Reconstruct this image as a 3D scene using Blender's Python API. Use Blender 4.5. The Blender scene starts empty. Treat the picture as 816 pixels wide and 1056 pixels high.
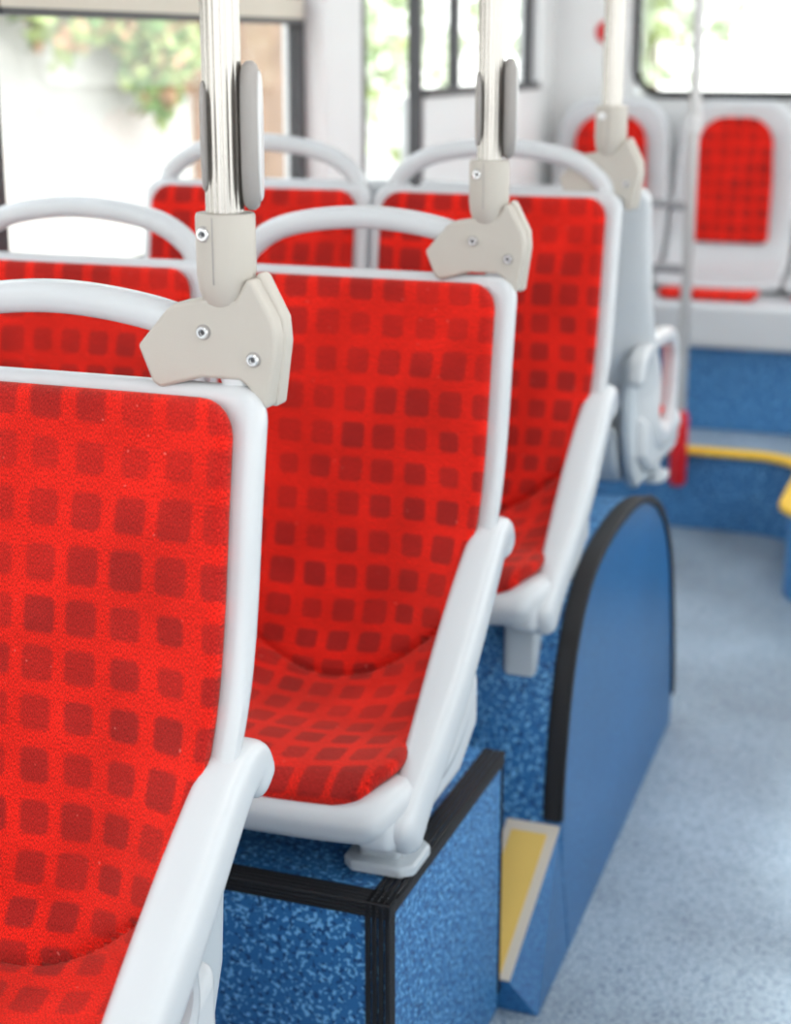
import bpy, math, random
from mathutils import Vector, Matrix
random.seed(7)
S=bpy.context.scene
COL=S.collection
# ------------------------------------------------------------------ helpers
def link(o,parent=None):
    COL.objects.link(o)
    if parent: o.parent=parent
    return o
def empty(name,loc=(0,0,0),rotz=0,parent=None):
    e=bpy.data.objects.new(name,None); e.empty_display_size=.1
    e.location=loc; e.rotation_euler=(0,0,rotz)
    return link(e,parent)
def mesh(name,vs,fs,mat=None,smooth=True,uvs=None,mats=None,fm=None):
    m=bpy.data.meshes.new(name); m.from_pydata([tuple(v) for v in vs],[],fs); m.update()
    if mats:
        for a in mats: m.materials.append(a)
        if fm:
            for p,i in zip(m.polygons,fm): p.material_index=i
    elif mat: m.materials.append(mat)
    if smooth:
        m.polygons.foreach_set('use_smooth',[True]*len(m.polygons))
        try: m.set_sharp_from_angle(angle=math.radians(40))
        except Exception: pass
    if uvs:
        ul=m.uv_layers.new(name='UVMap')
        for l in m.loops: ul.data[l.index].uv=uvs[l.vertex_index]
    return m
def obj(name,m,parent=None,loc=(0,0,0)):
    o=bpy.data.objects.new(name,m); o.location=loc
    return link(o,parent)
def bev(o,w,seg=3):
    b=o.modifiers.new('bevel','BEVEL'); b.width=w; b.segments=seg; b.limit_method='ANGLE'; b.angle_limit=math.radians(35)
    return o
def hexa(name,vs,mat,parent=None,b=0):
    fs=[(0,1,3,2),(4,6,7,5),(0,4,5,1),(2,3,7,6),(0,2,6,4),(1,5,7,3)]
    o=obj(name,mesh(name,vs,fs,mat,smooth=b>0),parent)
    if b: bev(o,b)
    return o
def box(name,x0,x1,y0,y1,z0,z1,mat,parent=None,b=0):
    return hexa(name,[(x,y,z) for x in(x0,x1) for y in(y0,y1) for z in(z0,z1)],mat,parent,b)
def catmull(pts,n=8):
    out=[]; P=[Vector(p) for p in pts]
    P=[P[0]*2-P[1]]+P+[P[-1]*2-P[-2]]
    for i in range(1,len(P)-2):
        a,b,c,d=P[i-1],P[i],P[i+1],P[i+2]
        for k in range(n):
            t=k/n
            out.append(.5*((2*b)+(c-a)*t+(2*a-5*b+4*c-d)*t*t+(-a+3*b-3*c+d)*t**3))
    out.append(P[-2]); return out
def sweep_data(path,side,rx,ry,nseg=20,ex=2.0,cap=True):
    side=Vector(side).normalized(); n=len(path)
    fx=rx if callable(rx) else (lambda t:rx); fy=ry if callable(ry) else (lambda t:ry)
    L=[0]
    for i in range(1,n): L.append(L[-1]+(path[i]-path[i-1]).length)
    tot=L[-1]; st=[]
    for i in range(n):
        T=(path[min(i+1,n-1)]-path[max(i-1,0)]).normalized()
        st.append((path[i],T,L[i]/tot,1.0))
    if cap:
        def ends(p,T,t,sgn):
            r=min(fx(t),fy(t)); res=[]
            for a in (80,60,40,20):
                a=math.radians(a); res.append((p+T*sgn*r*math.sin(a),T,t,max(.15,math.cos(a))))
            return res
        st=ends(*st[0][:3],-1)+st+ends(*st[-1][:3],1)[::-1]
    vs=[];fs=[]
    for p,T,t,sc in st:
        A=(side-T*side.dot(T)).normalized(); B=T.cross(A)
        for k in range(nseg):
            a=2*math.pi*k/nseg; c,s=math.cos(a),math.sin(a)
            cc=math.copysign(abs(c)**(2/ex),c); ss=math.copysign(abs(s)**(2/ex),s)
            r=min(fx(t),fy(t))*(1-sc)
            vs.append(p+A*(fx(t)-r)*cc+B*(fy(t)-r)*ss)
    m=len(st)
    for i in range(m-1):
        for k in range(nseg):
            k2=(k+1)%nseg
            fs.append((i*nseg+k,i*nseg+k2,(i+1)*nseg+k2,(i+1)*nseg+k))
    fs.append(tuple(range(nseg))[::-1]); fs.append(tuple((m-1)*nseg+k for k in range(nseg)))
    return vs,fs
def sweep(name,path,side,rx,ry,mat,**k):
    vs,fs=sweep_data(path,side,rx,ry,**k); return mesh(name,vs,fs,mat)
def extr(name,pts,axis,a0,a1,mat,side_mat=None,fn=None):
    def P(p,a):
        q={'x':(a,p[0],p[1]),'y':(p[0],a,p[1]),'z':(p[0],p[1],a)}[axis]
        return fn(q) if fn else q
    n=len(pts); vs=[P(p,a0) for p in pts]+[P(p,a1) for p in pts]
    fs=[tuple(range(n))[::-1],tuple(range(n,2*n))]+[(i,(i+1)%n,n+(i+1)%n,n+i) for i in range(n)]
    m=mesh(name,vs,fs,mats=[mat,side_mat or mat],fm=[1,1]+[0]*n)
    import bmesh
    bm=bmesh.new(); bm.from_mesh(m); bmesh.ops.recalc_face_normals(bm,faces=bm.faces); bm.to_mesh(m); bm.free()
    return m
def lathe(name,prof,mat,n=28,flute=0,nf=16):
    vs=[];fs=[]
    for r,z in prof:
        for k in range(n):
            a=2*math.pi*k/n; rr=r-(flute*(0.5+0.5*math.cos(a*nf))**3 if flute else 0)
            vs.append((rr*math.cos(a),rr*math.sin(a),z))
    m=len(prof)
    for i in range(m-1):
        for k in range(n):
            k2=(k+1)%n; fs.append((i*n+k,i*n+k2,(i+1)*n+k2,(i+1)*n+k))
    fs.append(tuple(range(n))[::-1]); fs.append(tuple((m-1)*n+k for k in range(n)))
    return mesh(name,vs,fs,mat)
# ------------------------------------------------------------------ materials
def newmat(name):
    m=bpy.data.materials.new(name); m.use_nodes=True
    nt=m.node_tree; return m,nt,nt.nodes['Principled BSDF']
def plastic(name,col,rough=.4,bump=0,scale=400,metal=0,var=.04):
    m,nt,p=newmat(name); N=nt.nodes; L=nt.links
    p.inputs['Roughness'].default_value=rough; p.inputs['Metallic'].default_value=metal
    tc=N.new('ShaderNodeTexCoord'); nz=N.new('ShaderNodeTexNoise'); nz.inputs['Scale'].default_value=6; nz.inputs['Detail'].default_value=4
    L.new(tc.outputs['Object'],nz.inputs['Vector'])
    mx=N.new('ShaderNodeMixRGB'); mx.inputs[1].default_value=(*[c*(1-var) for c in col],1); mx.inputs[2].default_value=(*[min(1,c*(1+var)) for c in col],1)
    L.new(nz.outputs['Fac'],mx.inputs[0]); L.new(mx.outputs[0],p.inputs['Base Color'])
    if bump:
        n2=N.new('ShaderNodeTexNoise'); n2.inputs['Scale'].default_value=scale; L.new(tc.outputs['Object'],n2.inputs['Vector'])
        b=N.new('ShaderNodeBump'); b.inputs['Strength'].default_value=bump; b.inputs['Distance'].default_value=.001
        L.new(n2.outputs['Fac'],b.inputs['Height']); L.new(b.outputs[0],p.inputs['Normal'])
    return m
def speckle(name,base,light,dark,amt=.56,rough=.5,scale=170,big=.12):
    m,nt,p=newmat(name); N=nt.nodes; L=nt.links
    p.inputs['Roughness'].default_value=rough
    tc=N.new('ShaderNodeTexCoord')
    def noise(sc,det=2,off=0):
        mp=N.new('ShaderNodeMapping'); mp.inputs['Location'].default_value=(off,off,off); L.new(tc.outputs['Object'],mp.inputs[0])
        n=N.new('ShaderNodeTexNoise'); n.inputs['Scale'].default_value=sc; n.inputs['Detail'].default_value=det; L.new(mp.outputs[0],n.inputs['Vector']); return n
    def thr(n,a,b):
        r=N.new('ShaderNodeMapRange'); r.inputs[1].default_value=a; r.inputs[2].default_value=b; L.new(n.outputs['Fac'],r.inputs[0]); return r
    def mix(f,a,b):
        x=N.new('ShaderNodeMixRGB'); L.new(f,x.inputs[0])
        for i,v in((1,a),(2,b)):
            if isinstance(v,tuple): x.inputs[i].default_value=(*v,1)
            else: L.new(v,x.inputs[i])
        return x.outputs[0]
    c=mix(thr(noise(scale,2),amt,amt+.05).outputs[0],base,light)
    c=mix(thr(noise(scale*.8,2,5.3),amt+.03,amt+.08).outputs[0],c,dark)
    bg=noise(2.2,3,2.); mr=N.new('ShaderNodeMapRange'); mr.inputs[1].default_value=.3; mr.inputs[2].default_value=.7; mr.inputs[3].default_value=1-big; mr.inputs[4].default_value=1+big
    L.new(bg.outputs['Fac'],mr.inputs[0])
    hs=N.new('ShaderNodeHueSaturation'); L.new(mr.outputs[0],hs.inputs['Value']); L.new(c,hs.inputs['Color']); L.new(hs.outputs[0],p.inputs['Base Color'])
    return m
def fabric():
    m,nt,p=newmat('red_moquette'); N=nt.nodes; L=nt.links
    p.inputs['Roughness'].default_value=.9
    try:
        p.inputs['Sheen Weight'].default_value=.25; p.inputs['Sheen Tint'].default_value=(1,.4,.3,1); p.inputs['Specular IOR Level'].default_value=.12
    except Exception: pass
    uv=N.new('ShaderNodeUVMap')
    def vm(op,a,b=None):
        n=N.new('ShaderNodeVectorMath'); n.operation=op
        for i,v in((0,a),(1,b)):
            if v is None: continue
            if isinstance(v,tuple): n.inputs[i].default_value=v
            else: L.new(v,n.inputs[i])
        return n
    def mth(op,a,b=None):
        n=N.new('ShaderNodeMath'); n.operation=op
        for i,v in((0,a),(1,b)):
            if v is None: continue
            if isinstance(v,(int,float)): n.inputs[i].default_value=v
            else: L.new(v,n.inputs[i])
        return n.outputs[0]
    def noise(sc,det,vec=None,out='Fac'):
        n=N.new('ShaderNodeTexNoise'); n.inputs['Scale'].default_value=sc; n.inputs['Detail'].default_value=det; L.new(vec or uv.outputs[0],n.inputs['Vector']); return n.outputs[out]
    def mr(v,a,b,c,d):
        n=N.new('ShaderNodeMapRange'); L.new(v,n.inputs[0])
        for i,x in enumerate((a,b,c,d)): n.inputs[1+i].default_value=x
        return n.outputs[0]
    wv=vm('SUBTRACT',noise(5,0,None,'Color'),(.5,.5,.5)); wv=vm('MULTIPLY',wv.outputs[0],(.022,.022,0))
    wuv=vm('ADD',uv.outputs[0],wv.outputs[0])
    g=vm('MULTIPLY',wuv.outputs[0],(1/.0475,1/.0495,0))
    g2=vm('ADD',g.outputs[0],(.35,.2,0))
    cell=vm('FLOOR',g2.outputs[0])
    fr=vm('FRACTION',g2.outputs[0]); ce=vm('SUBTRACT',fr.outputs[0],(.5,.5,0)); ab=vm('ABSOLUTE',ce.outputs[0])
    cn=noise(.33,1,cell.outputs[0])
    size=mr(cn,.35,.60,.14,.235)
    comb=N.new('ShaderNodeCombineXYZ'); L.new(size,comb.inputs[0]); L.new(size,comb.inputs[1])
    q=vm('SUBTRACT',ab.outputs[0],comb.outputs[0]); qm=vm('MAXIMUM',q.outputs[0],(0,0,0)); ln=vm('LENGTH',qm.outputs[0])
    jit=mth('MULTIPLY',mth('SUBTRACT',noise(600,2),.5),.12)
    d=mth('ADD',ln.outputs['Value'],jit)
    mask=mr(d,.10,.19,1,0)
    wn=N.new('ShaderNodeTexWhiteNoise'); wn.noise_dimensions='2D'; L.new(cell.outputs[0],wn.inputs['Vector'])
    fade=mth('MULTIPLY',mr(wn.outputs['Value'],0,1,.7,1),mr(noise(3.3,1),.36,.5,.5,1))
    mask=mth('MULTIPLY',mask,fade)
    mx=N.new('ShaderNodeMixRGB'); L.new(mask,mx.inputs[0]); mx.inputs[1].default_value=(.78,.016,.008,1); mx.inputs[2].default_value=(.37,.015,.013,1)
    mp=vm('MULTIPLY',uv.outputs[0],(1,.35,1))
    pile=mth('MULTIPLY',mr(noise(1100,3,mp.outputs[0]),.3,.7,.40,1.6),mr(noise(9,4),.3,.7,.78,1.15))
    hs=N.new('ShaderNodeHueSaturation'); L.new(mx.outputs[0],hs.inputs['Color']); L.new(pile,hs.inputs['Value'])
    sp=mr(noise(120,1),.76,.80,0,.5)
    m2=N.new('ShaderNodeMixRGB'); L.new(sp,m2.inputs[0]); L.new(hs.outputs[0],m2.inputs[1]); m2.inputs[2].default_value=(.9,.25,.2,1)
    L.new(m2.outputs[0],p.inputs['Base Color'])
    b=N.new('ShaderNodeBump'); b.inputs['Strength'].default_value=.9; b.inputs['Distance'].default_value=.002
    L.new(noise(700,3),b.inputs['Height']); L.new(b.outputs[0],p.inputs['Normal'])
    return m
FAB=fabric()
WHITE=plastic('light_grey_plastic',(.60,.62,.64),.26)
SHELL=plastic('off_white_shell',(.52,.56,.59),.36)
BEIGE=plastic('warm_grey_clamp',(.50,.465,.415),.48,bump=.25,scale=900)
POLE=plastic('champagne_tube',(.45,.43,.405),.22,metal=1.0)
CHROME=plastic('steel_screw',(.75,.75,.76),.25,metal=1)
DARK=plastic('dark_rubber',(.007,.007,.009),.6)
DKGREY=plastic('dark_grey_frame',(.06,.06,.065),.5)
GREYB=plastic('grey_button_housing',(.33,.31,.295),.5)
REDP=plastic('red_plastic',(.68,.01,.015),.35)
YEL=plastic('yellow_nosing',(.68,.46,.11),.55,bump=.4,scale=500,var=.1)
YEL2=plastic('yellow_edge_profile',(.9,.55,.04),.45)
ALU=plastic('beige_aluminium',(.60,.55,.47),.4,metal=.2)
WALLM=plastic('wall_laminate',(.82,.83,.83),.5)
CEILM=plastic('ceiling_laminate',(.8,.8,.8),.6)
RAIL=plastic('white_tube',(.66,.66,.66),.3)
BLUE=speckle('blue_speckled_vinyl',(.022,.145,.37),(.18,.46,.76),(.006,.06,.19),.545,.5,150)
BLUEP=speckle('blue_smooth_vinyl',(.015,.12,.31),(.04,.19,.41),(.010,.08,.23),.55,.36,230,.14)
FLOORM=speckle('grey_blue_floor_vinyl',(.24,.315,.39),(.43,.50,.56),(.13,.19,.26),.53,.48,210,.28)
def glassmat():
    m=bpy.data.materials.new('window_glass'); m.use_nodes=True; nt=m.node_tree; nt.nodes.clear()
    o=nt.nodes.new('ShaderNodeOutputMaterial'); t=nt.nodes.new('ShaderNodeBsdfTransparent'); g=nt.nodes.new('ShaderNodeBsdfGlossy'); x=nt.nodes.new('ShaderNodeMixShader')
    t.inputs[0].default_value=(.97,.985,.98,1); g.inputs['Roughness'].default_value=.02; x.inputs[0].default_value=.06
    nt.links.new(t.outputs[0],x.inputs[1]); nt.links.new(g.outputs[0],x.inputs[2]); nt.links.new(x.outputs[0],o.inputs[0]); return m
GLASS=glassmat()
# ------------------------------------------------------------------ seat
def arclen(prof,n=8):
    P=catmull([(0,a,b) for a,b in prof],n); L=[0]
    for i in range(1,len(P)): L.append(L[-1]+(P[i]-P[i-1]).length)
    def at(s):
        s=max(0,min(L[-1],s))
        for i in range(1,len(L)):
            if s<=L[i]+1e-9:
                t=(s-L[i-1])/max(1e-9,L[i]-L[i-1]); return P[i-1].lerp(P[i],t)
        return P[-1]
    def tan(s):
        return (at(s+.006)-at(s-.006)).normalized()
    return at,tan,L[-1]
def slab(name,prof,w0,hf,cf,off,mat,r0,r1,nu=28,crease=None,step=.009,pw=2.4):
    at,tan,tot=arclen(prof)
    dense=[0,.0008,.002,.004,.0065,.01,.014,.019,.025,.032]
    ss=dense+[.032+ (tot-.064)*i/int((tot-.064)/step) for i in range(1,int((tot-.064)/step))]+[tot-d for d in dense[::-1]]
    vs=[];uv=[];fs=[];m=6;ring=0
    for s in ss:
        P=at(s);T=tan(s);N=Vector((0,T.z,-T.y))
        w=w0(s) if callable(w0) else w0
        h=hf(s)
        def rnd(r,d):
            t=min(1,d/r); return r*(1-math.sqrt(max(0,1-(1-t)**2)))
        w-=rnd(r0,s)+rnd(r1,tot-s)
        e=min(1,min(s,tot-s)/(h*1.0)); hh=h*max(.06,math.sqrt(max(0,1-(1-e)**2)))
        w=max(w,hh+.002)
        pts=[]
        for i in range(nu+1):
            u=-1+2*i/nu; pts.append((u*(w-hh),hh,True))
        for k in range(1,m):
            a=math.pi*k/m; pts.append(((w-hh)+hh*math.sin(a),hh*math.cos(a),False))
        for i in range(nu+1):
            u=1-2*i/nu; pts.append((u*(w-hh),-hh,False))
        for k in range(1,m):
            a=math.pi*k/m; pts.append((-(w-hh)-hh*math.sin(a),-hh*math.cos(a),False))
        ring=len(pts)
        for x,n,fr in pts:
            k=abs(x)/.2
            o=off+cf(s)*k**pw
            if crease and fr:
                sc=crease(x/.2); dd=s-sc
                o-=.011*math.exp(-(dd/.0042)**2)
                o-=.006*math.exp(-(dd/.022)**2)
            v=P+N*(o+n); v.x=x; vs.append(v); uv.append((x,s))
    M=len(ss)
    for i in range(M-1):
        for k in range(ring):
            k2=(k+1)%ring; fs.append((i*ring+k,(i+1)*ring+k,(i+1)*ring+k2,i*ring+k2))
    fs.append(tuple(range(ring))); fs.append(tuple((M-1)*ring+k for k in range(ring))[::-1])
    return mesh(name,vs,fs,mat,uvs=uv)
PT=[(-.050,.91),(-.066,.80),(-.084,.70),(-.112,.62),(-.165,.568),(-.26,.552),(-.36,.560),(-.425,.555),(-.452,.535)]
PST=[(-.036,.91),(-.052,.80),(-.070,.69),(-.100,.60),(-.160,.543),(-.26,.524),(-.37,.524),(-.44,.521),(-.466,.502)]
PROF=[(-.018,1.117),(-.034,1.02)]+PT
PROFS=[(0.0,1.127),(-.02,1.02)]+PST
PROF4=[(-.022,1.045),(-.034,1.0)]+PT
PROFS4=[(-.004,1.056),(-.02,1.0)]+PST
g=lambda s,m,sd:math.exp(-((s-m)/sd)**2)
SEAT_M={}
def mkseat(tag,pf,ps,d):
    cf=lambda s:.014+.075*g(s+d,.50,.15)+.01*g(s+d,.9,.1)
    SEAT_M['upholstery'+tag]=slab('upholstery',pf,lambda s:.201-.006*g(s+d,.5,.15),lambda s:.012,cf,.004,FAB,.035,.075,nu=40,crease=lambda u:.560-d-.125*u*u,step=.0035)
    SEAT_M['shell'+tag]=slab('shell',ps,lambda s:.224,lambda s:.015+.016/(1+math.exp(-(s+d-.62)/.03)),cf,-.007,WHITE,.032,.06,nu=24)
mkseat('',PROF,PROFS,0); mkseat('4',PROF4,PROFS4,.072)
def handle_path():
    a=[(-.184,.002,1.085),(-.190,.006,1.115),(-.177,.008,1.148),(-.118,.008,1.182),(0,.006,1.197),(.118,.008,1.182),(.177,.008,1.148),(.190,.006,1.115),(.184,.002,1.085)]
    return catmull(a,8)
SEAT_M['grab_handle']=sweep('grab_handle',handle_path(),(0,1,0),.018,.0155,WHITE,ex=2.6,nseg=28)
def arm(kind):
    if kind=='slope':
        p=[(0,-.048,.768),(0,-.060,.784),(0,-.082,.784),(0,-.110,.768),(0,-.155,.732),(0,-.215,.680),(0,-.280,.624),(0,-.345,.573),(0,-.400,.532),(0,-.428,.510)]
        rx=lambda t:.022+.007*math.sin(min(1,t*1.1)*math.pi); ry=lambda t:.023+.010*t
    else:
        p=[(0,-.045,.700),(0,-.060,.735),(0,-.13,.750),(0,-.24,.750),(0,-.325,.742),(0,-.372,.705),(0,-.380,.65),(0,-.365,.58),(0,-.32,.535)]
        rx=.017; ry=.0155
    return sweep('armrest',catmull(p,6),(1,0,0),rx,ry,WHITE,ex=3.2,nseg=32)
SEAT_M['armS']=arm('slope'); SEAT_M['armL']=arm('loop')
SEAT_M['skirt']=extr('side_support',[(-.075,.74),(-.062,.66),(-.070,.58),(-.10,.51),(-.15,.462),(-.34,.462),(-.38,.50),(-.30,.54),(-.18,.57),(-.12,.66)],'x',-.011,.011,SHELL)
SEAT_M['pan']=extr('seat_pan',[(-.08,.60),(-.08,.54),(-.12,.48),(-.39,.475),(-.440,.495),(-.43,.53),(-.2,.54),(-.12,.58)],'x',-.165,.165,SHELL)
SEAT_M['cheek']=extr('cushion_cheek',[(-.12,.615),(-.20,.580),(-.33,.568),(-.43,.564),(-.458,.552),(-.470,.525),(-.462,.495),(-.43,.480),(-.2,.485),(-.12,.53)],'x',-.026,.026,WHITE)
FOOTP=[(-.045,-.03),(-.03,-.045),(.035,-.045),(.05,-.03),(.05,.03),(.035,.045),(-.03,.045),(-.045,.03)]
SEAT_M['foot']=extr('foot',FOOTP,'z',.431,.446,SHELL)
def seat(X,Y,dz,face=1,armside=1,kind='S',legdown=0):
    e=empty('passenger_seat',(X,Y,dz),0 if face==1 else math.pi)
    tg='' if face==1 else '4'
    obj('upholstery',SEAT_M['upholstery'+tg],e); obj('shell',SEAT_M['shell'+tg],e)
    if face==1: obj('grab_handle',SEAT_M['grab_handle'],e)
    bev(obj('seat_pan',SEAT_M['pan'],e),.012)
    for i,s in enumerate((-1,1)):
        bev(obj('side_support_%d'%(i+1),SEAT_M['skirt'],e,(s*.182,0,0)),.008)
        if not legdown:
            bev(obj('foot_%d'%(i+1),SEAT_M['foot'],e,(s*.165,-.36,0)),.004)
            obj('foot_bolt_%d'%(i+1),lathe('foot_bolt',[(.009,.446),(.009,.452),(.006,.454)],CHROME,12),e,(s*.185,-.375,0))
        box('leg_%d'%(i+1),s*.165-.028,s*.165+.028,-.385,-.335,.44-legdown,.50,SHELL,e,.008)
    if armside:
        obj('armrest',SEAT_M['arm'+kind],e,(armside*(.213 if kind=='S' else .205),0,0))
        bev(obj('cushion_cheek',SEAT_M['cheek'],e,(armside*.186,0,0)),.016,4)
    return e
XA,XW=-.833,-1.285
for Y,dz,x in [(1.33,0,.000),(2.13,0,0),(2.78,.06,-.006)]:
    ld=.07 if dz else 0
    seat(XA+x,Y,dz,1,1,'S',ld); seat(XW+x,Y,dz,1,0,'S',ld)
seat(XA,2.95,.125,-1,-1,'L'); seat(XW,2.95,.125,-1,0)
# ------------------------------------------------------------------ grab poles with clamp
BR=[(-.084,-.048),(-.054,-.014),(-.046,-.008),(-.012,-.002),(.016,-.002),(.028,.018),(.034,.014),(.052,-.018),(.055,-.034),(.054,-.052),(.046,-.096),(.040,-.100),(.031,-.097),(.027,-.080),(.018,-.074),(-.02,-.074),(-.062,-.086),(-.070,-.082)]
M_BR=extr('clamp_bracket',[p for p in BR],'y',-.018,.018,BEIGE)
M_BR2=extr('clamp_hook',[(.016,-.004),(.031,.022),(.036,.018),(.055,-.018),(.057,-.040),(.049,-.098),(.042,-.100),(.04,-.06),(.03,-.03)],'y',-.001,.018,BEIGE)
def bolt(name,parent,loc,axis='y'):
    m=lathe(name,[(.0062,0),(.0062,.003),(.0052,.0042),(.0032,.0042),(.0030,.0015)],CHROME,18)
    o=obj(name,m,parent,loc)
    if axis=='y': o.rotation_euler=(math.pi/2,0,0)
    r=obj(name+'_recess',lathe(name+'_recess',[(.0072,0),(.0072,.0006),(.0060,.0006)],GREYB,18),parent,loc)
    r.rotation_euler=o.rotation_euler
    k=obj(name+'_socket',lathe(name+'_socket',[(.0026,.0016),(.0026,.0020)],DKGREY,6),parent,loc); k.rotation_euler=o.rotation_euler
def puck(name,parent,x,z,h,d,t,mat):
    n=40;vs=[];fs=[]
    prof=[(.70,-t),(.90,-t*.8),(1,-t*.3),(1,t*.3),(.90,t*.8),(.70,t)]
    for sc,tt in prof:
        for k in range(n):
            a=2*math.pi*k/n; c,s=math.cos(a),math.sin(a)
            c=math.copysign(abs(c)**.85,c); s=math.copysign(abs(s)**.85,s)
            vs.append((x+tt,c*d*sc,z+s*h*(1-(1-sc)*.5)))
    for i in range(len(prof)-1):
        for k in range(n):
            k2=(k+1)%n; fs.append((i*n+k,i*n+k2,(i+1)*n+k2,(i+1)*n+k))
    fs.append(tuple(range(n))[::-1]); fs.append(tuple((len(prof)-1)*n+k for k in range(n)))
    return obj(name,mesh(name,vs,fs,mat),parent)
ZC=2.22
def gpole(X,Y,Z,button=True,puckz=.139):
    e=empty('grab_pole',(X,Y,Z))
    obj('tube',lathe('tube',[(.0172,.05),(.0172,ZC-Z-.012)],POLE,192,.0010,16),e)
    obj('sleeve',lathe('sleeve',[(.015,-.012),(.021,-.006),(.0250,.006),(.0268,.02),(.0268,.070),(.0258,.073),(.020,.073)],BEIGE,36),e)
    box('sleeve_seam',-.0006,.0006,-.0270,-.02,.012,.071,GREYB,e)
    bolt('sleeve_bolt',e,(-.009,-.0255,.056))
    obj('flange',lathe('flange',[(.034,ZC-Z-.012),(.034,ZC-Z-.002)],BEIGE,28),e)
    bev(obj('clamp_bracket',M_BR,e),.005,4); bev(obj('clamp_hook',M_BR2,e),.003)
    bolt('bracket_bolt_1',e,(-.016,-.0180,-.032)); bolt('bracket_bolt_2',e,(.033,-.0180,-.054))
    if button:
        b=empty('stop_button_unit',(0,0,0),math.radians(22),e)
        puck('button_housing',b,.0245,puckz,.064,.030,.0080,GREYB); puck('button_face',b,.0320,puckz,.056,.024,.003,RAIL)
        puck('button_backplate',b,-.0160,puckz,.048,.022,.0030,GREYB)
    return e
gpole(-.655,1.335,1.207); gpole(-.655,2.13,1.205); gpole(-.648,2.80,1.255,False)
# ------------------------------------------------------------------ podiums, arch, floor
XP=-.625; XA2=-.600; XL=-1.55; XI=XL+.003; XR=.75; YR=5.75; YF=-1.6
box('floor',XL,XR,YF,YR,-.06,0,FLOORM)
pl=empty('footwell_platform'); box('platform_body',XI,XP-.008,-.6,2.145,0.001,.20,FLOORM,pl)
box('platform_side',XP-.0075,XP-.002,-.6,2.1455,.001,.20,BLUE,pl)
ns=empty('step_ramp')
Yn,Yf,Zn,Zf=2.148,2.350,.05,.218
hexa('ramp_body',[(XI,Yn,.001),(XI,Yn,Zn),(XI,Yf,.001),(XI,Yf,Zf),(-.563,Yn,.001),(-.612,Yn,Zn),(-.5685,Yf,.001),(-.590,Yf,Zf)],BLUEP,ns)
def rampstrip(n,o0,o1,t0,t1,h0,h,mat):
    A=Vector((0,Yn,Zn)); B=Vector((0,Yf,Zf)); D=B-A; N=Vector((0,-D.z,D.y)).normalized()
    vs=[]
    for o in (o0,o1):
        for t in (t0,t1):
            for hh in (h0,h):
                p=A+D*t+N*hh; vs.append((-.612+.022*t+o,p.y,p.z))
    return hexa(n,vs,mat,ns)
rampstrip('nosing_border',-.085,.003,0,1,.0,.004,ALU); rampstrip('nosing_insert',-.072,-.013,.03,.93,.004,.0065,YEL)
def podium(y0,y1):
    e=empty('seat_podium'); zt=.428
    box('podium_body',XI,XP-.002,y0,y1,.201,zt,BLUE,e)
    for i in range(4):
        q=i*.0085
        box('front_trim_top_%d'%i,XI,XP+.003,y0-.003+q,y0-.003+q+.0068,zt-.002,zt+.003,DARK,e,.001)
        box('side_trim_top_%d'%i,XP+.003-q-.0068,XP+.003-q,y0-.003,y1,zt-.002,zt+.003,DARK,e,.001)
        box('front_trim_face_%d'%i,XI,XP+.003,y0-.004,y0,zt+.002-q*.6-.004,zt+.002-q*.6,DARK,e,.001)
        box('side_trim_face_%d'%i,XP-.002,XP+.003,y0,y1,zt+.002-q*.6-.004,zt+.002-q*.6,DARK,e,.001)
        box('corner_trim_f_%d'%i,XP+.003-q-.0068,XP+.003-q,y0-.004,y0,.20,zt,DARK,e,.001)
        box('corner_trim_s_%d'%i,XP-.003,XP+.003,y0-.003+q*.6,y0-.003+q*.6+.0045,.013,zt,DARK,e,.001)
    box('rear_trim',XP-.003,XP+.001,y1-.003,y1+.0008,.03,zt,DARK,e)
podium(.86,1.34); podium(1.665,2.145)
arch=[(2.355,.01),(2.352,.23),(2.372,.377),(2.415,.49),(2.49,.570),(2.60,.610),(2.76,.625),(2.92,.615),(3.06,.575),(3.17,.51),(3.25,.42),(3.31,.28),(3.35,.12),(3.36,.001)]
ap=[(p.y,max(.001,p.z)) for p in catmull([(0,a,b) for a,b in arch],5)]
wa=empty('wheel_arch')
def flare(q):
    x,y,z=q
    if x>-.7: x+=.022*(3.36-y)*max(0,1-z/.22)+.010*(3.36-y)
    return (x,y,z)
obj('arch_body',extr('arch_body',ap+[(2.355,0.001)],'x',XI,XA2,BLUE,BLUEP,fn=flare),wa)
obj('arch_trim',sweep('arch_trim',[Vector((XA2-.012+.010*(3.36-a),a,b)) for a,b in ap[5:-3]],(1,0,0),.015,.005,DARK,ex=4),wa)
obj('arch_trim_rib',sweep('arch_trim_rib',[Vector((XA2+.0035+.010*(3.36-a),a,b)) for a,b in ap[5:-3]],(1,0,0),.003,.008,DARK,ex=3),wa)
pts=[(XI,4.88),(-.70,4.88)]
for k in range(0,9):
    a=math.pi/2*k/8; pts.append((-.66+.17*math.sin(a),4.71+.17*math.cos(a)))
pts+= [(-.49,4.36)]
for k in range(1,7):
    a=math.pi/2*k/6; pts.append((-.49+.12-.12*math.cos(a),4.36-.12*math.sin(a)))
pts+=[(XR-.003,4.24),(XR-.003,YR-.003),(XI,YR-.003)]
rp=empty('rear_platform')
obj('platform_body',extr('rear_platform_body',pts,'z',0.001,.25,BLUE,FLOORM),rp)
nos=[Vector((a,b-.004,.247)) for a,b in pts[:-3]]+[Vector((XR-.003,4.236,.247))]
obj('yellow_nosing',sweep('yellow_nosing',nos,(0,0,1),.012,.024,YEL2,ex=3,cap=False),rp)
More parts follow.
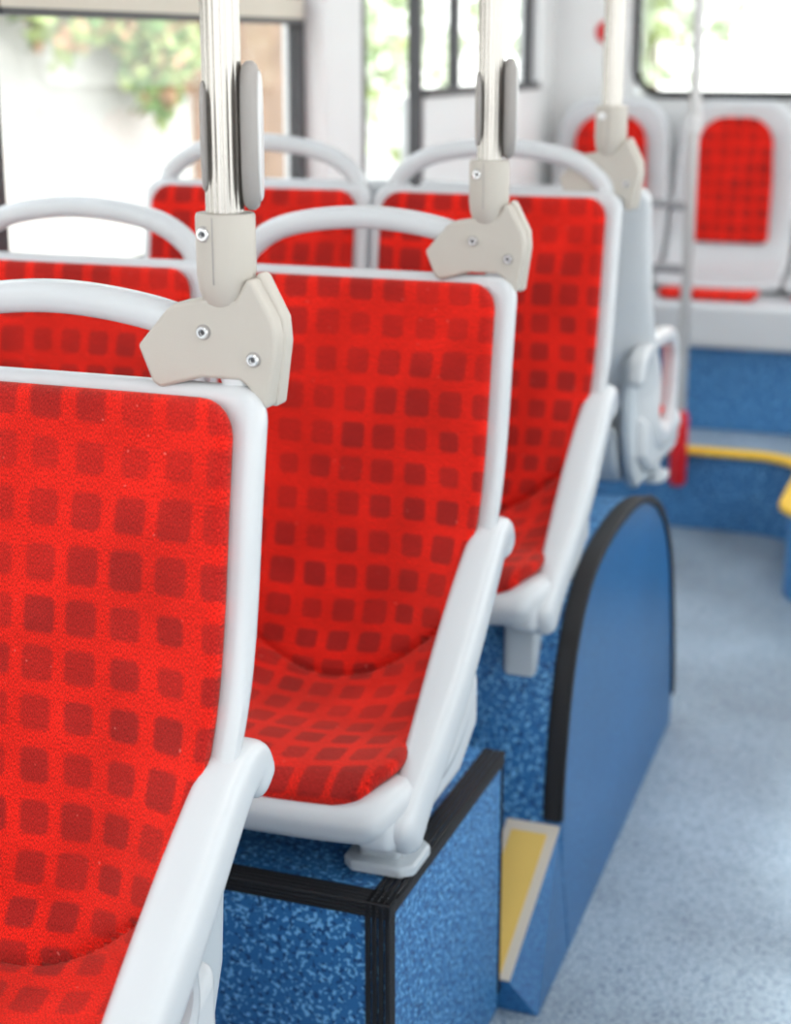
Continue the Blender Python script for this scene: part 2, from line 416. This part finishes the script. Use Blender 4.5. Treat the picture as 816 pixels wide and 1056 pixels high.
# ------------------------------------------------------------------ rear bench
rb=empty('rear_bench')
box('bench_riser',XI,XR-.003,5.16,YR-.09,.252,.52,BLUE,rb)
box('bench_front',XI,XR-.003,5.10,YR-.09,.52,.66,WHITE,rb,.02)
RPB=[(0,1.205),(-.012,1.05),(-.03,.92),(-.05,.80)]
RPS=[(0.03,1.255),(0.02,1.05),(0.0,.9),(-.05,.78),(-.15,.70),(-.30,.675)]
RPC=[(-.34,.672),(-.38,.676),(-.42,.672),(-.44,.66)]
mb=slab('rear_back_pad',RPB,lambda s:.118+.010*min(1,s/.2),lambda s:.010,lambda s:.01,.0,FAB,.085,.02,nu=20)
ms=slab('rear_back_shell',RPS,lambda s:.185+.02*min(1,s/.3),lambda s:.018,lambda s:.015,-.0,WHITE,.11,.01,nu=20)
mc=slab('rear_cushion_pad',RPC,lambda s:.155,lambda s:.010,lambda s:.004,.006,FAB,.02,.03,nu=20)
for i in range(5):
    x=-1.295+.42*i
    obj('back_shell_%d'%(i+1),ms,rb,(x,5.62,0)); obj('back_pad_%d'%(i+1),mb,rb,(x,5.602,0)); obj('cushion_%d'%(i+1),mc,rb,(x,5.60,0))
st=empty('stanchion',(-.875,4.82,0))
STEEL=plastic('stanchion_tube',(.50,.50,.50),.3,metal=.6)
obj('tube',lathe('tube',[(.0165,.19),(.0165,ZC-.002)],STEEL,24),st)
obj('red_sleeve',lathe('red_sleeve',[(.018,.15),(.026,.16),(.026,.36),(.018,.38)],REDP,24),st)
box('red_bracket',-.018,.018,0,.055,.19,.24,REDP,st,.004)
obj('joint',lathe('joint',[(.022,1.19),(.022,1.24)],RAIL,20),st)
RAILD=plastic('grey_rail',(.34,.34,.35),.3,metal=.5)
obj('rail_upper',sweep('rail_upper',catmull([(0,0,.98),(-.10,0,.99),(-.22,0.02,1.00),(-.30,.10,1.0)],5),(0,0,1),.014,.014,RAILD),st)
obj('rail_lower',sweep('rail_lower',catmull([(0,0,.80),(-.10,0,.80),(-.22,0.02,.79),(-.30,.10,.76)],5),(0,0,1),.014,.014,RAILD),st)
box('modesty_panel',-.655,-.28,.07,.10,.252,1.02,WHITE,st,.01)
# ------------------------------------------------------------------ bus shell
wl=empty('wall_left'); X0,X1=XL-.07,XL
box('lower_panel',X0,X1,YF,3.93,-.06,1.0,WALLM,wl); box('upper_panel',X0,X1,YF,YR,1.95,ZC,WALLM,wl)
box('pillar_1',X0-.01,X1+.03,3.64,3.88,1.0,1.95,WALLM,wl,.01); box('rear_side_panel',X0,X1,4.42,YR,-.06,1.29,WALLM,wl)
box('pillar_2',X0,X1+.01,5.58,YR,1.29,1.95,WALLM,wl)
def window(name,y0,y1,z0,z1,x=XL,divs=(),bar=None,fr=.03):
    e=empty(name); a,b=x-.05,x-.02
    box('frame_bottom',a,b+.03,y0,y1,z0,z0+fr,DKGREY,e); box('frame_top',a,b,y0,y1,z1-fr,z1,DKGREY,e)
    box('frame_a',a,b,y0,y0+fr,z0+fr,z1-fr,DKGREY,e); box('frame_b',a,b,y1-fr,y1,z0+fr,z1-fr,DKGREY,e)
    for i,d in enumerate(divs): box('mullion_%d'%i,a,b,d-fr*.5,d+fr*.5,z0+fr,z1-fr,DKGREY,e)
    if bar: box('transom',a,b+.012,y0+fr,y1-fr,bar,bar+.045,ALU,e); box('transom_seal',a,b+.014,y0+fr,y1-fr,bar-.012,bar,DKGREY,e)
    box('glass',x-.037,x-.033,y0+fr,y1-fr,z0+fr,z1-fr,GLASS,e)
window('window_1',YF,2.35,1.0,1.95,bar=1.485); window('window_2',2.35,3.64,1.0,1.95,bar=1.485)
window('window_3',4.42,5.58,1.29,1.95,divs=(4.78,5.15),fr=.022)
d=empty('door_1')
for n,(y0,y1,z0,z1) in {'stile_1':(3.935,3.985,0.002,1.95),'stile_2':(4.385,4.41,0.002,1.95),'rail_top':(3.985,4.385,1.9,1.95),'rail_bottom':(3.985,4.385,0.002,.12)}.items():
    box(n,XL-.035,XL-.002,y0,y1,z0,z1,DKGREY,d)
box('door_glass',XL-.03,XL-.025,3.985,4.385,.12,1.9,GLASS,d)
wr=empty('wall_right'); box('lower_panel',XR,XR+.07,YF,YR,-.06,.95,WALLM,wr); box('upper_panel',XR,XR+.07,YF,YR,1.95,ZC,WALLM,wr)
for i,y in enumerate((YF,.2,2.0,3.8,5.6)): box('pillar_%d'%i,XR,XR+.07,y,y+.14,.95,1.95,WALLM,wr)
for i,(a,b) in enumerate(((YF+.14,.2),(.34,2.0),(2.14,3.8),(3.94,5.6))):
    e=empty('window_%d'%(4+i)); box('glass',XR+.03,XR+.034,a,b,.95,1.95,GLASS,e); box('frame_bottom',XR+.01,XR+.05,a,b,.95,.98,DKGREY,e)
wb=empty('wall_back')
box('lower_panel',XL,XR,YR,YR+.08,-.06,1.27,WALLM,wb); box('side_l',XL,-1.25,YR,YR+.08,1.27,ZC,WALLM,wb); box('side_r',.45,XR,YR,YR+.08,1.27,ZC,WALLM,wb); box('upper_panel',-1.25,.45,YR,YR+.08,1.98,ZC,WALLM,wb)
e=empty('window_8')
w0,w1,z0,z1=-1.25,.45,1.27,1.98; r=.09
loop=[]
for cx,cz,a0 in((w1-r,z1-r,0),(w0+r,z1-r,90),(w0+r,z0+r,180),(w1-r,z0+r,270)):
    for k in range(7):
        a=math.radians(a0+15*k); loop.append(Vector((cx+r*math.cos(a),YR-.004,cz+r*math.sin(a))))
loop+=loop[:2]
obj('rubber_seal',sweep('rubber_seal',loop,(0,1,0),.012,.014,DARK,cap=False),e)
box('glass',w0,w1,YR+.03,YR+.034,z0,z1,GLASS,e)
o=obj('stop_button',lathe('stop_button',[(.038,0),(.038,.012),(.028,.02)],REDP,28),None,(-1.355,YR,1.475)); o.rotation_euler=(math.pi/2,0,0)
wf=empty('wall_front'); box('lower_panel',XL,XR,YF-.08,YF,-.06,.9,WALLM,wf); box('upper_panel',XL,XR,YF-.08,YF,1.98,ZC,WALLM,wf)
for i,(a,b) in enumerate(((XL,XL+.1),(XR-.1,XR))): box('pillar_%d'%i,a,b,YF-.08,YF,.9,1.98,WALLM,wf)
box('ceiling',XL-.07,XR+.07,YF-.08,YR+.08,ZC,ZC+.05,CEILM)
def fill_lamp(x,y,pw,sx=.16,sy=1.5):  # added fill light under the unseen ceiling, brightens the cabin and reduces noise
    e=empty('added_fill_lamp',(x,y,ZC))
    box('fill_housing',-sx/2-.02,sx/2+.02,-sy/2-.02,sy/2+.02,-.03,-.002,RAIL,e,.005)
    l=bpy.data.lights.new('fill_panel','AREA'); l.shape='RECTANGLE'; l.size=sx; l.size_y=sy; l.energy=pw; l.color=(1,.97,.93)
    lo=bpy.data.objects.new('fill_panel',l); lo.location=(0,0,-.034); link(lo,e)
for y in (-.6,1.2,3.0,4.8):
    fill_lamp(-.2,y,6)
# ------------------------------------------------------------------ outside
CONC=plastic('sunlit_render',(.62,.60,.57),.9,var=.14); BRICK=plastic('brown_stone',(.25,.165,.115),.9,bump=.6,scale=40,var=.5)
ASPH=plastic('pale_asphalt',(.5,.49,.47),.9)
box('ground',-40,30,-30,60,-.55,-.5,ASPH)
box('garden_wall',-4.8,-4.5,-6,8.75,-.5,3.2,CONC); box('stone_wall',-4.85,-4.5,8.75,11.3,-.5,3.0,BRICK)
def leafmat(n,c): 
    return plastic(n,c,.7,var=.4)
LG=leafmat('leaf_green',(.14,.24,.08)); LY=leafmat('leaf_light',(.36,.43,.17)); LO=leafmat('leaf_rust',(.42,.24,.14)); LP=leafmat('leaf_pale',(.66,.74,.56)); LM=leafmat('leaf_mid',(.36,.48,.24))
def leaves(name,cents,n,size,mats,wts,parent=None):
    vs=[];fs=[];fm=[]
    for i in range(n):
        c,rad=random.choice(cents)
        v=Vector((random.gauss(0,1),random.gauss(0,1),random.gauss(0,1))); v=v.normalized()*(random.random()**.4)
        p=Vector((c[0]+v.x*rad[0],c[1]+v.y*rad[1],c[2]+v.z*rad[2]))
        a=Vector((random.uniform(-1,1),random.uniform(-1,1),random.uniform(-1,1))).normalized(); b=a.orthogonal().normalized()
        s=size*random.uniform(.6,1.3); k=len(vs)
        vs+= [p-a*s,p-b*s*.55-a*s*.1,p+a*s,p+b*s*.55-a*s*.1]; fs.append((k,k+1,k+2,k+3)); fm.append(random.choices(range(len(mats)),wts)[0])
    return obj(name,mesh(name,vs,fs,mats=mats,fm=fm,smooth=False),parent)
iv=[((-4.28,7.0+.33*i,1.70+.25*math.sin(i*1.7)),(.14,.38,.38+.12*math.sin(i*2.3))) for i in range(6)]+[((-4.28,7.0,2.3),(.15,.5,.5)),((-4.28,8.0,2.3),(.15,.7,.5)),((-4.28,8.1,1.45),(.12,.3,.35))]
iv+=[((-4.28,5.9+.08*i,-.25+.5*i),(.12,.22,.3)) for i in range(5)]
leaves('ivy',iv,4600,.055,[LG,LY,LO],[4,5,3])
BARK=plastic('bark',(.40,.32,.25),.9)
def tree(x,y,h,r,mats,w,n=2200):
    e=empty('tree',(x,y,-.5)); obj('trunk',lathe('trunk',[(.16,0),(.10,h*.5),(.05,h*.9)],BARK,12),e)
    c=[((random.uniform(-r,r)*.6,random.uniform(-r,r)*.6,h*.6+random.uniform(-.9,1)*r*.7),(r*.55,r*.55,r*.5)) for _ in range(9)]
    leaves('crown',c,n,.17,mats,w,e)
tree(-8.5,16.5,4.5,2.4,[LM,LY,LP],[3,3,4]); tree(-4.6,22,5,2.8,[LM,LY,LP],[1,2,6],3200); tree(.5,26,5,2.8,[LM,LY,LP],[1,2,7]); tree(-9,22,5,2.5,[LM,LY,LP],[1,2,7]); tree(6,20,5,2.6,[LY,LP],[3,5])
# ------------------------------------------------------------------ light
w=bpy.data.worlds.new('sky'); S.world=w; w.use_nodes=True; nt=w.node_tree
bg=nt.nodes['Background']; tc=nt.nodes.new('ShaderNodeTexCoord'); sx=nt.nodes.new('ShaderNodeSeparateXYZ'); cr=nt.nodes.new('ShaderNodeValToRGB')
nt.links.new(tc.outputs['Generated'],sx.inputs[0]); nt.links.new(sx.outputs['Z'],cr.inputs[0]); nt.links.new(cr.outputs[0],bg.inputs[0])
cr.color_ramp.elements[0].color=(1,.99,.97,1); cr.color_ramp.elements[1].color=(.78,.88,1,1); bg.inputs[1].default_value=3.4
l=bpy.data.lights.new('sun','SUN'); l.energy=5.0; l.angle=math.radians(6); l.color=(1,.96,.9)
lo=bpy.data.objects.new('sun',l); link(lo); lo.rotation_euler=Vector((-.55,.25,-1)).to_track_quat('-Z','Y').to_euler()
# ------------------------------------------------------------------ camera
cam=bpy.data.cameras.new('camera'); co=bpy.data.objects.new('camera',cam); link(co); S.camera=co
cam.sensor_fit='VERTICAL'; cam.sensor_height=36; cam.lens=1700/1056*36; cam.clip_start=.02; cam.clip_end=200
psi=math.radians(20.3); th=math.radians(15.7)
F=Vector((-math.sin(psi)*math.cos(th),math.cos(psi)*math.cos(th),-math.sin(th))); 
co.location=(0,0,1.42); co.rotation_euler=F.to_track_quat('-Z','Y').to_euler()
cam.dof.use_dof=True; cam.dof.focus_distance=1.65; cam.dof.aperture_fstop=3.8
S.view_settings.view_transform='Standard'; S.view_settings.exposure=0.0
